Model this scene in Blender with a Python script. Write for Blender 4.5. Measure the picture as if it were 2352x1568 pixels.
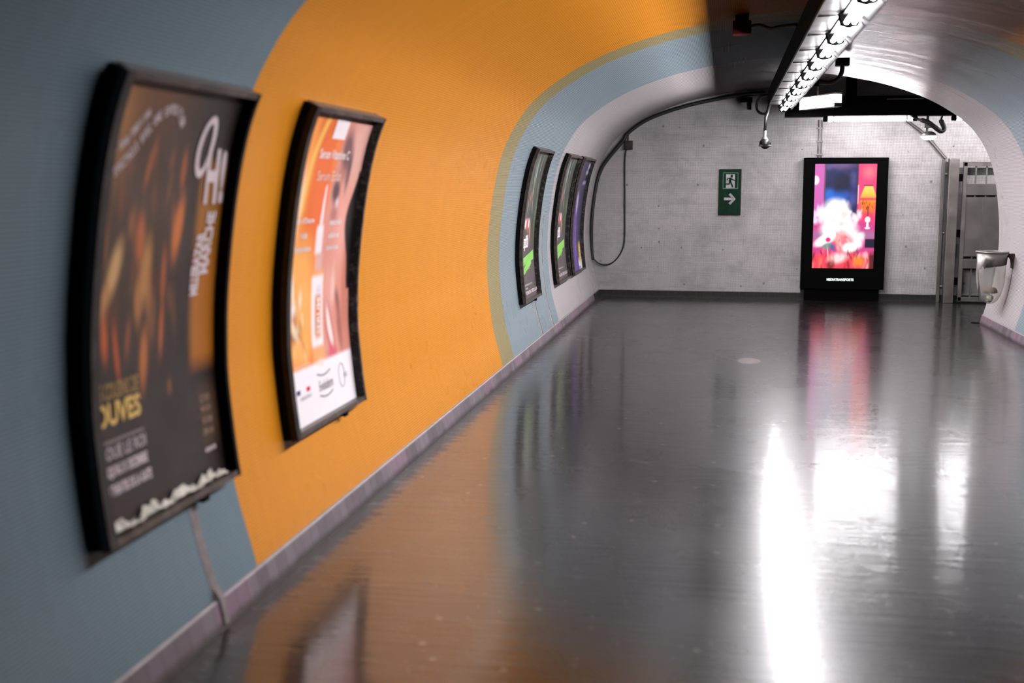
import bpy, bmesh, math, random
import numpy as np
from mathutils import Vector, Matrix

random.seed(7); rng = np.random.default_rng(7)
for o in list(bpy.data.objects): bpy.data.objects.remove(o)
SC = bpy.context.scene
COL = SC.collection
PI = math.pi

# ------------------------------------------------------------------ camera, world, exposure
F_PX = 2700.0; CX, CY = 1176.0, 784.0; VPX, VPY = 1668.0, 425.0; EYE = 1.6
cam_d = bpy.data.cameras.new('camera'); cam = bpy.data.objects.new('camera', cam_d); COL.objects.link(cam)
cam_d.sensor_width = 36; cam_d.sensor_fit = 'HORIZONTAL'; cam_d.lens = F_PX/2352*36
cam_d.clip_start = .05; cam_d.clip_end = 200
_v = Vector((VPX-CX, -(VPY-CY), -F_PX)).normalized()          # tunnel axis (+Y) seen in camera space
_z = Vector((0, 1, -_v.y/_v.z)).normalized()                   # up, no roll
_x = _v.cross(_z)
M = Matrix(((_x.x, _x.y, _x.z), (_v.x, _v.y, _v.z), (_z.x, _z.y, _z.z)))
cam.matrix_world = Matrix.Translation((0, 0, EYE)) @ M.to_4x4()
cam_d.dof.use_dof = True; cam_d.dof.focus_distance = 12.0; cam_d.dof.aperture_fstop = 1.5
SC.camera = cam
W = bpy.data.worlds.new('world'); SC.world = W; W.use_nodes = True
W.node_tree.nodes['Background'].inputs[0].default_value = (.9, .85, 1, 1)
W.node_tree.nodes['Background'].inputs[1].default_value = .004
vs = SC.view_settings
SC.display_settings.display_device = 'sRGB'
vs.view_transform = 'Standard'; vs.look = 'None'; vs.gamma = 1; vs.use_curve_mapping = False
vs.exposure = 2.3
SC.cycles.diffuse_bounces = 0; SC.cycles.caustics_reflective = False; SC.cycles.use_adaptive_sampling = False
TUBE_POWER = 46.0       # emission strength of the fluorescent tubes
CROSS_POWER = 17.0

# ------------------------------------------------------------------ small helpers
def lin(r, g, b):
    f = lambda v: (v/255/12.92) if v/255 <= .04045 else ((v/255+.055)/1.055)**2.4
    return (f(r), f(g), f(b))

def tag(o, label=None, cat=None, group=None, kind=None):
    if label: o['label'] = label
    if cat: o['category'] = cat
    if group: o['group'] = group
    if kind: o['kind'] = kind
    return o

def empty(name, loc, label, cat, group=None):
    o = bpy.data.objects.new(name, None); COL.objects.link(o); o.location = loc
    o.empty_display_size = .1
    return tag(o, label, cat, group)

class MB:
    def __init__(self): self.bm = bmesh.new()
    def box(self, x0, x1, y0, y1, z0, z1, m=None, mi=0):
        vs_ = [self.bm.verts.new(Vector(p) if m is None else m @ Vector(p)) for p in
               ((x0,y0,z0),(x1,y0,z0),(x1,y1,z0),(x0,y1,z0),(x0,y0,z1),(x1,y0,z1),(x1,y1,z1),(x0,y1,z1))]
        for f in ((0,3,2,1),(4,5,6,7),(0,1,5,4),(1,2,6,5),(2,3,7,6),(3,0,4,7)):
            self.bm.faces.new([vs_[i] for i in f]).material_index = mi
        return self
    def tube(self, pts, r, n=10, caps=True, closed=False, mi=0):
        pts = [Vector(p) for p in pts]; N = len(pts); rings = []
        prev = None
        for i, p in enumerate(pts):
            a = pts[i-1] if (i or closed) else pts[0]; b = pts[(i+1) % N] if (i < N-1 or closed) else pts[-1]
            t = (b-a).normalized()
            if prev is None:
                ref = Vector((0,0,1)) if abs(t.z) < .9 else Vector((1,0,0))
                u = t.cross(ref).normalized()
            else:
                u = (prev - t*prev.dot(t)).normalized()
            prev = u; w = t.cross(u)
            rr = r[i] if hasattr(r, '__len__') else r
            rings.append([self.bm.verts.new(p + (u*math.cos(2*PI*k/n) + w*math.sin(2*PI*k/n))*rr) for k in range(n)])
        for i in range(N if closed else N-1):
            A, B = rings[i], rings[(i+1) % N]
            for k in range(n):
                f = self.bm.faces.new((A[k], A[(k+1)%n], B[(k+1)%n], B[k])); f.smooth = True; f.material_index = mi
        if caps and not closed:
            self.bm.faces.new(rings[0][::-1]).material_index = mi; self.bm.faces.new(rings[-1]).material_index = mi
        return self
    def lathe(self, prof, c=(0,0,0), n=28, mi=0, a0=0, a1=2*PI, sx=1, sy=1):
        full = abs(a1-a0-2*PI) < 1e-6; cols = n if full else n+1; R = []
        for (r, z) in prof:
            R.append([self.bm.verts.new((c[0]+sx*r*math.cos(a0+(a1-a0)*k/n), c[1]+sy*r*math.sin(a0+(a1-a0)*k/n), c[2]+z)) for k in range(cols)])
        for i in range(len(R)-1):
            for k in range(n):
                k2 = (k+1) % cols
                f = self.bm.faces.new((R[i][k], R[i][k2], R[i+1][k2], R[i+1][k])); f.smooth = True; f.material_index = mi
        return self
    def poly(self, pts, mi=0):
        f = self.bm.faces.new([self.bm.verts.new(p) for p in pts]); f.material_index = mi; return f
    def prism(self, pts, d, mi=0):
        """closed polygon pts (3D) extruded by vector d"""
        d = Vector(d); a = [self.bm.verts.new(p) for p in pts]; b = [self.bm.verts.new(Vector(p)+d) for p in pts]
        n = len(pts)
        self.bm.faces.new(a[::-1]).material_index = mi; self.bm.faces.new(b).material_index = mi
        for i in range(n): self.bm.faces.new((a[i], a[(i+1)%n], b[(i+1)%n], b[i])).material_index = mi
        return self
    def build(self, name, mats, parent=None, bevel=0, weld=True, world=True):
        if weld: bmesh.ops.remove_doubles(self.bm, verts=self.bm.verts, dist=1e-5)
        bmesh.ops.recalc_face_normals(self.bm, faces=self.bm.faces)
        me = bpy.data.meshes.new(name); self.bm.to_mesh(me); self.bm.free()
        o = bpy.data.objects.new(name, me); COL.objects.link(o)
        for m in (mats if isinstance(mats, (list, tuple)) else [mats]): me.materials.append(m)
        if parent is not None:
            o.parent = parent
            if world: o.matrix_parent_inverse = Matrix.Translation(-parent_loc(parent))
        if bevel:
            b = o.modifiers.new('bevel', 'BEVEL'); b.width = bevel; b.segments = 2; b.limit_method = 'ANGLE'
        return o

def parent_loc(p):
    if p.type == "MESH": return Vector((0, 0, 0))   # parts already stand in world space
    v = Vector((0,0,0))
    while p is not None:
        v += p.location; p = p.parent
        if p is None: break
        if p.type == 'MESH': pass
    return v

# ------------------------------------------------------------------ materials
def new_mat(name):
    m = bpy.data.materials.new(name); m.use_nodes = True
    nt = m.node_tree; nt.nodes.clear()
    out = nt.nodes.new('ShaderNodeOutputMaterial'); b = nt.nodes.new('ShaderNodeBsdfPrincipled')
    nt.links.new(b.outputs[0], out.inputs[0])
    return m, nt, b
def N(nt, t, **kw):
    n = nt.nodes.new(t)
    for k, v in kw.items(): setattr(n, k, v)
    return n
def math_n(nt, op, a, b=None, clamp=False):
    n = N(nt, 'ShaderNodeMath', operation=op, use_clamp=clamp)
    for i, v in enumerate((a, b)):
        if v is None: continue
        if isinstance(v, (int, float)): n.inputs[i].default_value = v
        else: nt.links.new(v, n.inputs[i])
    return n.outputs[0]
def maprange(nt, v, a, b, c, d, smooth=False):
    n = N(nt, 'ShaderNodeMapRange', interpolation_type='SMOOTHSTEP' if smooth else 'LINEAR')
    nt.links.new(v, n.inputs[0])
    for i, x in enumerate((a, b, c, d)): n.inputs[i+1].default_value = x
    return n.outputs[0]
def mixc(nt, fac, a, b, blend='MIX'):
    n = N(nt, 'ShaderNodeMix', data_type='RGBA', blend_type=blend)
    for v, s in ((fac, n.inputs[0]), (a, n.inputs[6]), (b, n.inputs[7])):
        if isinstance(v, (int, float)): s.default_value = v
        elif isinstance(v, tuple): s.default_value = (*v, 1)
        else: nt.links.new(v, s)
    return n.outputs[2]
def combine(nt, x, y, z=0.0):
    n = N(nt, 'ShaderNodeCombineXYZ')
    for i, v in enumerate((x, y, z)):
        if isinstance(v, (int, float)): n.inputs[i].default_value = v
        else: nt.links.new(v, n.inputs[i])
    return n.outputs[0]
def noise(nt, vec, scale, detail=3, rough=.5):
    n = N(nt, 'ShaderNodeTexNoise'); n.inputs['Scale'].default_value = scale
    n.inputs['Detail'].default_value = detail; n.inputs['Roughness'].default_value = rough
    if vec is not None: nt.links.new(vec, n.inputs['Vector'])
    return n.outputs[0]

def simple(name, col, rough=.5, metal=0.0, spec=.5, vary=.12, scale=14, bump=.0):
    m, nt, b = new_mat(name)
    tc = N(nt, 'ShaderNodeTexCoord')
    nz = noise(nt, tc.outputs['Object'], scale, 4)
    c2 = tuple(max(0, x*(1-vary*2)) for x in col)
    nt.links.new(mixc(nt, maprange(nt, nz, .35, .65, 0, 1), c2, tuple(min(1, x*(1+vary)) for x in col)), b.inputs['Base Color'])
    nt.links.new(maprange(nt, nz, .3, .7, max(.02, rough-.08), min(1, rough+.08)), b.inputs['Roughness'])
    b.inputs['Metallic'].default_value = metal; b.inputs['Specular IOR Level'].default_value = spec
    if bump:
        bp = N(nt, 'ShaderNodeBump'); bp.inputs['Strength'].default_value = bump; bp.inputs['Distance'].default_value = .004
        nt.links.new(nz, bp.inputs['Height']); nt.links.new(bp.outputs[0], b.inputs['Normal'])
    return m

def emit(name, col, strength, base=(.8, .8, .8)):
    m, nt, b = new_mat(name)
    b.inputs['Base Color'].default_value = (*base, 1); b.inputs['Roughness'].default_value = .4
    b.inputs['Emission Color'].default_value = (*col, 1); b.inputs['Emission Strength'].default_value = strength
    return m

PITCH = .0135
def tile_mat(name, col, dull=False, grout=.8, rough=.30, streak=.2, crack=False, dirt=.0, stain=False, pitch=PITCH, spots=False, gl=(.32, .45)):
    """small square mosaic, UV in metres (u along the wall, v up the wall)"""
    m, nt, b = new_mat(name)
    uv = N(nt, 'ShaderNodeUVMap'); sp = N(nt, 'ShaderNodeSeparateXYZ'); nt.links.new(uv.outputs[0], sp.inputs[0])
    u, v = sp.outputs[0], sp.outputs[1]
    su = math_n(nt, 'DIVIDE', u, pitch); sv = math_n(nt, 'DIVIDE', v, pitch)
    lu = maprange(nt, math_n(nt, 'ABSOLUTE', math_n(nt, 'SUBTRACT', math_n(nt, 'FRACT', su), .5)), gl[0]+(.05 if not spots else 0), gl[1]+.02, 0, (.6 if not spots else 1), True)
    lv = maprange(nt, math_n(nt, 'ABSOLUTE', math_n(nt, 'SUBTRACT', math_n(nt, 'FRACT', sv), .5)), gl[0], gl[1], 0, 1, True)
    line = math_n(nt, 'MAXIMUM', lu, lv)
    wn = N(nt, 'ShaderNodeTexWhiteNoise', noise_dimensions='2D')
    nt.links.new(combine(nt, math_n(nt, 'FLOOR', su), math_n(nt, 'FLOOR', sv)), wn.inputs['Vector'])
    c = mixc(nt, maprange(nt, wn.outputs[0], 0, 1, 0, .10), col, tuple(x*.6 for x in col))
    # bands that run round the vault, as the courses were laid
    ring = noise(nt, combine(nt, math_n(nt, 'MULTIPLY', u, 16.0), math_n(nt, 'MULTIPLY', v, .45)), 1.0, 5, .7)
    c = mixc(nt, maprange(nt, ring, .05, .85, streak, 0), c, tuple(x*.3 for x in col))
    c = mixc(nt, maprange(nt, ring, .5, 1.0, 0, streak*1.0), c, tuple(min(1, x*1.25+.03) for x in col))
    big = noise(nt, combine(nt, u, v), 1.3, 4, .6)
    if dirt:
        sm1 = noise(nt, combine(nt, u, v, 5.1), 2.6, 6, .68)
        c = mixc(nt, maprange(nt, sm1, .45, .75, 0, dirt), c, (.12, .10, .095))
        c = mixc(nt, maprange(nt, noise(nt, combine(nt, math_n(nt, 'MULTIPLY', u, .8), math_n(nt, 'MULTIPLY', v, 5.0), 2.2), 1.6, 5, .7), .52, .72, 0, dirt*.6), c, (.14, .12, .115))
    if spots:
        vo = N(nt, 'ShaderNodeTexVoronoi', voronoi_dimensions='2D'); vo.inputs['Scale'].default_value = 3.6
        nt.links.new(combine(nt, u, v), vo.inputs['Vector'])
        pick = N(nt, 'ShaderNodeSeparateXYZ'); nt.links.new(vo.outputs['Color'], pick.inputs[0])
        hit = math_n(nt, 'MULTIPLY', maprange(nt, math_n(nt, 'DIVIDE', vo.outputs['Distance'], math_n(nt, 'ADD', pick.outputs[1], .15)), .03, .085, 1, 0), maprange(nt, math_n(nt, 'ADD', pick.outputs[0], math_n(nt, 'MULTIPLY', big, -.9)), .14, .2, 0, .85))
        c = mixc(nt, hit, c, (.07, .05, .045))
    if crack:
        ck = noise(nt, combine(nt, math_n(nt, 'MULTIPLY', u, 14.0), math_n(nt, 'MULTIPLY', v, .8), 3.7), 1.0, 5, .7)
        ckm = math_n(nt, 'MULTIPLY', maprange(nt, ck, .67, .70, 0, .85), maprange(nt, v, 2.5, 3.0, 0, 1))
        c = mixc(nt, ckm, c, (.012, .011, .012))
    if stain:
        sm = math_n(nt, 'MULTIPLY', maprange(nt, math_n(nt, 'ABSOLUTE', math_n(nt, 'SUBTRACT', u, 13.6)), .012, .035, 1, 0),
                    math_n(nt, 'MULTIPLY', maprange(nt, v, .20, .34, 0, 1), maprange(nt, v, .74, .76, 1, 0)))
        c = mixc(nt, math_n(nt, 'MULTIPLY', sm, .93), c, (.05, .026, .018))
    c = mixc(nt, math_n(nt, 'MULTIPLY', line, grout), c, tuple(x*.25+.01 for x in col))
    nt.links.new(c, b.inputs['Base Color'])
    rbase = math_n(nt, 'ADD', maprange(nt, big, .3, .7, rough-.05, rough+.05), maprange(nt, v, 1.8, 3.0, 0, .25) if dull else maprange(nt, v, 2.2, 3.4, 0, -.08)) if crack else maprange(nt, big, .3, .7, rough-.05, rough+.07)
    if crack and not dull: rbase = math_n(nt, 'ADD', rbase, math_n(nt, 'MULTIPLY', maprange(nt, ring, .35, .7, 0, .22), maprange(nt, v, 2.0, 3.0, 0, 1)))
    nt.links.new(math_n(nt, 'ADD', rbase, math_n(nt, 'MULTIPLY', line, .3), True), b.inputs['Roughness'])
    if dull:
        nt.links.new(maprange(nt, v, 1.8, 2.9, .36, .08), b.inputs['Specular IOR Level'])
    bp = N(nt, 'ShaderNodeBump'); bp.inputs['Strength'].default_value = .15; bp.inputs['Distance'].default_value = .0015
    hgt = math_n(nt, 'MULTIPLY', line, -1.0)
    nt.links.new(hgt, bp.inputs['Height']); nt.links.new(bp.outputs[0], b.inputs['Normal'])
    return m

C_ORANGE = (.95, .35, .013); C_BLUE = (.19, .275, .325); C_TAN = (.42, .345, .16); C_WHITE = (.62, .575, .585)
C_PALE = (.33, .42, .47)
TM = {}
def tiles(key, **kw):
    k = (key, tuple(sorted(kw.items())))
    if k not in TM:
        TM[k] = tile_mat('tile_'+key+str(len(TM)), {'orange': C_ORANGE, 'blue': C_BLUE, 'tan': C_TAN, 'white': C_WHITE, 'pale': C_PALE}[key], **kw)
    return TM[k]

m_black = simple('black_paint', (.008, .007, .008), .45, vary=.3, spec=.25)
m_matblack = simple('dull_black', (.0016, .0015, .0016), .75, spec=.04)
m_holder = simple('lamp_holder_black', (.0006, .0006, .0006), .8, spec=.0)
m_rubber = simple('black_rubber', (.010, .010, .010), .5)
m_frame = simple('bronze_frame', (.10, .077, .066), .42, metal=.25, vary=.25, scale=25)
m_framebrown = simple('dark_brown_frame', (.022, .016, .012), .45, metal=.1, vary=.25, spec=.25)
m_framedark = simple('dark_frame', (.014, .0135, .0145), .4, metal=.2, vary=.3)
m_frameside = simple('frame_side', (.004, .004, .004), .7, spec=.1)
m_steel = simple('brushed_steel', (.30, .275, .26), .36, metal=.85, vary=.06, scale=5)
m_steel2 = simple('dull_steel', (.20, .185, .175), .42, metal=.7, vary=.06, scale=4)
m_refl = simple('stained_reflector', (.0017, .0015, .00145), .4, vary=.25, scale=5, spec=.03)
m_white = simple('white_plastic', (.75, .74, .72), .4)
m_grey = simple('grey_conduit', (.30, .28, .28), .5)
m_brown = simple('rusted_iron', (.045, .026, .02), .7, vary=.4, bump=.4)
m_card = simple('brown_cardboard', (.26, .14, .06), .8, bump=.3)
m_paper = simple('white_paper', (.75, .70, .60), .8, bump=.3)
m_beige = simple('beige_mortar', (.19, .155, .14), .8, vary=.35, scale=30, bump=.2)
m_mortar = simple('pale_mortar', (.42, .37, .37), .85, vary=.08, scale=24, bump=.1)
m_beige2 = simple('greyish_mortar', (.27, .225, .22), .85, vary=.15, scale=12)
m_red = simple('dark_red_casing', (.10, .006, .006), .6, spec=.1)
m_green = simple('sign_green', (.0, .026, .010), .5, vary=.2, spec=.15)
m_signw = simple('sign_white', (.5, .5, .5), .5)
m_signline = simple('sign_pale_green', (.12, .24, .16), .5)
def front_only(m): m.cycles.emission_sampling = 'FRONT'; return m
m_tube = emit('tube_glow', (1, .955, .985), TUBE_POWER)
m_tube2 = front_only(emit('cross_tube_glow', (1, .97, 1), CROSS_POWER))
m_box = emit('sign_glow', (1, .95, .93), 1.0)
m_dome = emit('dome_glow', (.92, 1, .9), 1.0)
front_only(m_tube); m_text = emit('lit_letters', (.75, 1, .92), .28)

# print: colour comes from the sheet's colour attribute (the printed picture itself)
def print_mat(name, glow=0.0, rough=.3):
    m, nt, b = new_mat(name)
    a = N(nt, 'ShaderNodeVertexColor', layer_name='print')
    nt.links.new(a.outputs[0], b.inputs['Base Color']); b.inputs['Roughness'].default_value = rough
    if glow:
        b.inputs['Base Color'].default_value = (.01, .01, .01, 1)
        for l in list(nt.links):
            if l.to_socket == b.inputs['Base Color']: nt.links.remove(l)
        nt.links.new(a.outputs[0], b.inputs['Emission Color']); b.inputs['Emission Strength'].default_value = glow
    else:
        tc = N(nt, 'ShaderNodeTexCoord'); nz = noise(nt, tc.outputs['Object'], 5, 3)
        nt.links.new(maprange(nt, nz, .3, .7, rough-.06, rough+.1), b.inputs['Roughness'])
    return m
m_print = print_mat('printed_paper', 0, .42)
m_screen = print_mat('lit_screen', .27, .3)

def floor_mat():
    m, nt, b = new_mat('polished_asphalt')
    tc = N(nt, 'ShaderNodeTexCoord'); P = tc.outputs['Object']
    sp = N(nt, 'ShaderNodeSeparateXYZ'); nt.links.new(P, sp.inputs[0]); x, y = sp.outputs[0], sp.outputs[1]
    big = noise(nt, P, .9, 5, .6); fine = noise(nt, P, 90, 3, .6); mid = noise(nt, P, 7, 4, .6)
    c = mixc(nt, maprange(nt, big, .3, .7, 0, 1), (.007, .0045, .0055), (.014, .0095, .011))
    c = mixc(nt, maprange(nt, fine, .58, .72, 0, .35), c, (.10, .09, .09))
    vo = N(nt, 'ShaderNodeTexVoronoi', voronoi_dimensions='2D'); vo.inputs['Scale'].default_value = 3.2; nt.links.new(P, vo.inputs['Vector'])
    pk = N(nt, 'ShaderNodeSeparateXYZ'); nt.links.new(vo.outputs['Color'], pk.inputs[0])
    sp1 = math_n(nt, 'MULTIPLY', maprange(nt, vo.outputs['Distance'], .030, .05, 1, 0), maprange(nt, pk.outputs[0], .55, .6, 0, 1))
    c = mixc(nt, math_n(nt, 'MULTIPLY', sp1, .45), c, (.26, .22, .20))
    vo2 = N(nt, 'ShaderNodeTexVoronoi', voronoi_dimensions='2D'); vo2.inputs['Scale'].default_value = 9; nt.links.new(P, vo2.inputs['Vector'])
    pk2 = N(nt, 'ShaderNodeSeparateXYZ'); nt.links.new(vo2.outputs['Color'], pk2.inputs[0])
    sp2 = math_n(nt, 'MULTIPLY', maprange(nt, vo2.outputs['Distance'], .03, .07, 1, 0), maprange(nt, pk2.outputs[0], .7, .75, 0, 1))
    c = mixc(nt, math_n(nt, 'MULTIPLY', sp2, .35), c, (.30, .27, .26))
    # a pale dried spill on the floor
    dx = math_n(nt, 'DIVIDE', math_n(nt, 'SUBTRACT', x, .245), .11); dy = math_n(nt, 'DIVIDE', math_n(nt, 'SUBTRACT', y, 10.9), .19)
    d = math_n(nt, 'ADD', math_n(nt, 'POWER', math_n(nt, 'ABSOLUTE', dx), 2.0), math_n(nt, 'POWER', math_n(nt, 'ABSOLUTE', dy), 2.0))
    spill = maprange(nt, math_n(nt, 'ADD', d, math_n(nt, 'MULTIPLY', mid, 1.6)), 1.0, 1.9, 1, 0)
    c = mixc(nt, math_n(nt, 'MULTIPLY', spill, .8), c, (.20, .17, .155))
    # grime that has gathered along the foot of the left wall
    gr = noise(nt, combine(nt, math_n(nt, 'MULTIPLY', x, 2.0), math_n(nt, 'MULTIPLY', y, 9.0)), 2.2, 5, .7)
    edge = math_n(nt, 'ADD', math_n(nt, 'MULTIPLY', math_n(nt, 'ADD', x, 1.78), -1.0), maprange(nt, gr, .3, .7, .02, .22))
    grime = maprange(nt, edge, .0, .03, 0, 1)
    gravel = noise(nt, P, 160, 2)
    c = mixc(nt, math_n(nt, 'MULTIPLY', grime, .9), c, mixc(nt, maprange(nt, gravel, .4, .65, 0, 1), (.004, .003, .003), (.04, .03, .024)))
    nt.links.new(c, b.inputs['Base Color'])
    r = maprange(nt, big, .3, .7, .24, .31)
    r = math_n(nt, 'ADD', r, math_n(nt, 'MULTIPLY', maprange(nt, fine, .5, .75, 0, 1), .02))
    r = math_n(nt, 'ADD', r, math_n(nt, 'MULTIPLY', math_n(nt, 'MAXIMUM', spill, grime), .5), True)
    nt.links.new(r, b.inputs['Roughness'])
    b.inputs['Specular IOR Level'].default_value = .22
    b.inputs['Coat Weight'].default_value = .68; b.inputs['Coat IOR'].default_value = 1.85; b.inputs['Coat Roughness'].default_value = .092
    # the slab is very slightly wavy: long ripples that lie across the corridor
    wav = noise(nt, combine(nt, math_n(nt, 'MULTIPLY', x, 2.4), math_n(nt, 'MULTIPLY', y, 22.0)), 1.0, 4, .6)
    slow = noise(nt, combine(nt, math_n(nt, 'MULTIPLY', x, 1.1), math_n(nt, 'MULTIPLY', y, 1.6)), 1.0, 2, .5)
    b1 = N(nt, 'ShaderNodeBump'); b1.inputs['Strength'].default_value = 1.0; b1.inputs['Distance'].default_value = .0019
    nt.links.new(math_n(nt, 'ADD', wav, math_n(nt, 'MULTIPLY', slow, .8)), b1.inputs['Height'])
    b2 = N(nt, 'ShaderNodeBump'); b2.inputs['Strength'].default_value = .2; b2.inputs['Distance'].default_value = .0003
    nt.links.new(math_n(nt, 'ADD', fine, math_n(nt, 'ADD', sp1, math_n(nt, 'MULTIPLY', grime, 6.0))), b2.inputs['Height'])
    nt.links.new(b1.outputs[0], b2.inputs['Normal']); nt.links.new(b2.outputs[0], b.inputs['Normal']); nt.links.new(b1.outputs[0], b.inputs['Coat Normal'])
    return m

def skirt_mat(name, c1, c2, c3):
    m, nt, b = new_mat(name)
    uv = N(nt, 'ShaderNodeUVMap'); sp = N(nt, 'ShaderNodeSeparateXYZ'); nt.links.new(uv.outputs[0], sp.inputs[0])
    u, v = sp.outputs[0], sp.outputs[1]
    su = math_n(nt, 'DIVIDE', u, .10)
    wn = N(nt, 'ShaderNodeTexWhiteNoise', noise_dimensions='1D'); nt.links.new(math_n(nt, 'FLOOR', su), wn.inputs['W'])
    c = mixc(nt, wn.outputs[0], c1, c2)
    wn2 = N(nt, 'ShaderNodeTexWhiteNoise', noise_dimensions='1D'); nt.links.new(math_n(nt, 'FLOOR', math_n(nt, 'ADD', math_n(nt, 'MULTIPLY', su, .31), 3.3)), wn2.inputs['W'])
    c = mixc(nt, maprange(nt, wn2.outputs[0], .72, .8, 0, .5), c, c3)
    ln = maprange(nt, math_n(nt, 'ABSOLUTE', math_n(nt, 'SUBTRACT', math_n(nt, 'FRACT', su), .5)), .46, .49, 0, .7)
    c = mixc(nt, ln, c, (.05, .04, .045))
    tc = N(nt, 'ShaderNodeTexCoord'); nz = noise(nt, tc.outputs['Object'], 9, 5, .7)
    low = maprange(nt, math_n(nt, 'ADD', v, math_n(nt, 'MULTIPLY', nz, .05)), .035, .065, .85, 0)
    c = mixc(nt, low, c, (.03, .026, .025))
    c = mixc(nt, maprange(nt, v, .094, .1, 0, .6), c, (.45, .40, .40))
    nt.links.new(c, b.inputs['Base Color']); nt.links.new(maprange(nt, nz, .3, .7, .35, .6), b.inputs['Roughness'])
    return m
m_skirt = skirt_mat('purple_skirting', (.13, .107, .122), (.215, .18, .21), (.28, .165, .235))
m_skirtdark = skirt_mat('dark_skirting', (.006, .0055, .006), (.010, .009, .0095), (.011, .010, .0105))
m_floor = floor_mat()

# ------------------------------------------------------------------ the vault's section
XC = .595
PTS = np.array([(2.365,0),(2.40,.15),(2.475,.45),(2.515,.8),(2.52,1.0),(2.505,1.25),(2.455,1.6),(2.385,1.87),(2.275,2.09),(2.13,2.275),
                (1.90,2.45),(1.6,2.61),(1.2,2.75),(.8,2.84),(.4,2.90),(0,2.92)])
def _curve(P, n=8):
    Q = np.vstack([2*P[0]-P[1], P, [-P[-2][0], P[-2][1]]]); out = []
    for i in range(1, len(Q)-2):
        a, b, c, d = Q[i-1:i+3]
        for t in np.arange(n)/n:
            out.append(.5*((2*b)+(-a+c)*t+(2*a-5*b+4*c-d)*t*t+(-a+3*b-3*c+d)*t**3))
    out.append(Q[-2]); return np.array(out)
HALF = _curve(PTS)
LEN = np.r_[0, np.cumsum(np.hypot(*np.diff(HALF, axis=0).T))]; S_TOP = LEN[-1]
_T = np.gradient(HALF, axis=0); _T /= np.linalg.norm(_T, axis=1)[:, None]
NRM = np.c_[-_T[:, 1], _T[:, 0]]
def V(y, s, off=0.0, side=-1):
    """point on the vault: y along the tunnel, s up the wall from the floor, off = distance off the wall into the room"""
    u = np.interp(s, LEN, HALF[:, 0]) + off*np.interp(s, LEN, NRM[:, 0])
    z = np.interp(s, LEN, HALF[:, 1]) + off*np.interp(s, LEN, NRM[:, 1])
    return Vector((XC + side*u, y, z))

Y_END, Y_ARCH, Y_BACK = 17.0, 14.4, -9.0
S_SPLIT = 2.75
BANDS = [(-9, -6, 'white'), (-6, -3.5, 'blue'), (-3.5, -3.0, 'tan'), (-3.0, 1.2, 'orange'), (1.2, 4.25, 'blue'), (4.25, 9.5, 'orange'), (9.5, 10.03, 'tan'), (10.03, 12.85, 'pale'), (12.85, 17.0, 'white')]
def vault(name, side, s0, s1, yend, opts):
    bm = bmesh.new(); uvl = bm.loops.layers.uv.new('UVMap'); mats = []
    ss = [s0] + [s for s in LEN if s0 + .004 < s < s1 - .004] + [s1]
    for (a, b, key) in BANDS:
        if a >= yend: continue
        b = min(b, yend); mats.append(tiles(key, **opts.get(key, opts.get('*', {})))); mi = len(mats)-1
        ny = max(1, int((b-a)/.5)); ys = [a+(b-a)*i/ny for i in range(ny+1)]
        G = [[bm.verts.new(V(y, s, 0, side)) for s in ss] for y in ys]
        for i in range(ny):
            for j in range(len(ss)-1):
                q = [(i,j),(i+1,j),(i+1,j+1),(i,j+1)]
                if side > 0: q = q[::-1]
                f = bm.faces.new([G[p][r] for p, r in q]); f.material_index = mi; f.smooth = True
                for l, (p, r) in zip(f.loops, q): l[uvl].uv = (ys[p], ss[r])
    bmesh.ops.remove_doubles(bm, verts=bm.verts, dist=1e-5)
    me = bpy.data.meshes.new(name); bm.to_mesh(me); bm.free()
    for m in mats: me.materials.append(m)
    o = bpy.data.objects.new(name, me); COL.objects.link(o)
    return tag(o, kind='structure')
vault('wall_left', -1, 0, S_SPLIT, Y_END, {'*': dict(crack=True, dull=True)})
vault('ceiling', -1, S_SPLIT, S_TOP, Y_END, {'*': dict(crack=True, dull=True)})
vault('ceiling', 1, S_SPLIT, S_TOP, Y_ARCH, {'*': dict(crack=True)})
vault('wall_right', 1, 0, S_SPLIT, Y_ARCH, {'*': dict(crack=True), 'white': dict(crack=True, stain=True)})

def plane(name, quads, mat, kind='structure', uvs=None):
    bm = bmesh.new(); uvl = bm.loops.layers.uv.new('UVMap')
    for k, q in enumerate(quads):
        f = bm.faces.new([bm.verts.new(p) for p in q])
        for l, p in zip(f.loops, q):
            l[uvl].uv = uvs(p) if uvs else (p[0], p[2])
    bmesh.ops.remove_doubles(bm, verts=bm.verts, dist=1e-5)
    me = bpy.data.meshes.new(name); bm.to_mesh(me); bm.free(); me.materials.append(mat)
    o = bpy.data.objects.new(name, me); COL.objects.link(o)
    return tag(o, kind=kind)
X_FAR = 8.0; Z_CROSS = 3.02
plane('floor', [[(-1.80, Y_BACK, 0), (3.0, Y_BACK, 0), (3.0, Y_ARCH, 0), (-1.80, Y_ARCH, 0)],
                [(-1.80, Y_ARCH, 0), (3.0, Y_ARCH, 0), (3.0, Y_END, 0), (-1.80, Y_END, 0)],
                [(3.0, Y_ARCH, 0), (X_FAR, Y_ARCH, 0), (X_FAR, Y_END, 0), (3.0, Y_END, 0)]], m_floor, uvs=lambda p: (p[0], p[1]))
m_endtile = tile_mat('tile_end_wall', (.74, .69, .695), grout=.9, rough=.34, streak=.0, dirt=.5, spots=True, pitch=.0152, gl=(.27, .42))
plane('wall_end', [[(-2.3, Y_END, 0), (X_FAR, Y_END, 0), (X_FAR, Y_END, Z_CROSS), (-2.3, Y_END, Z_CROSS)]], m_endtile)
m_crosstile = tiles('white', crack=True, streak=.25)
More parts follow.
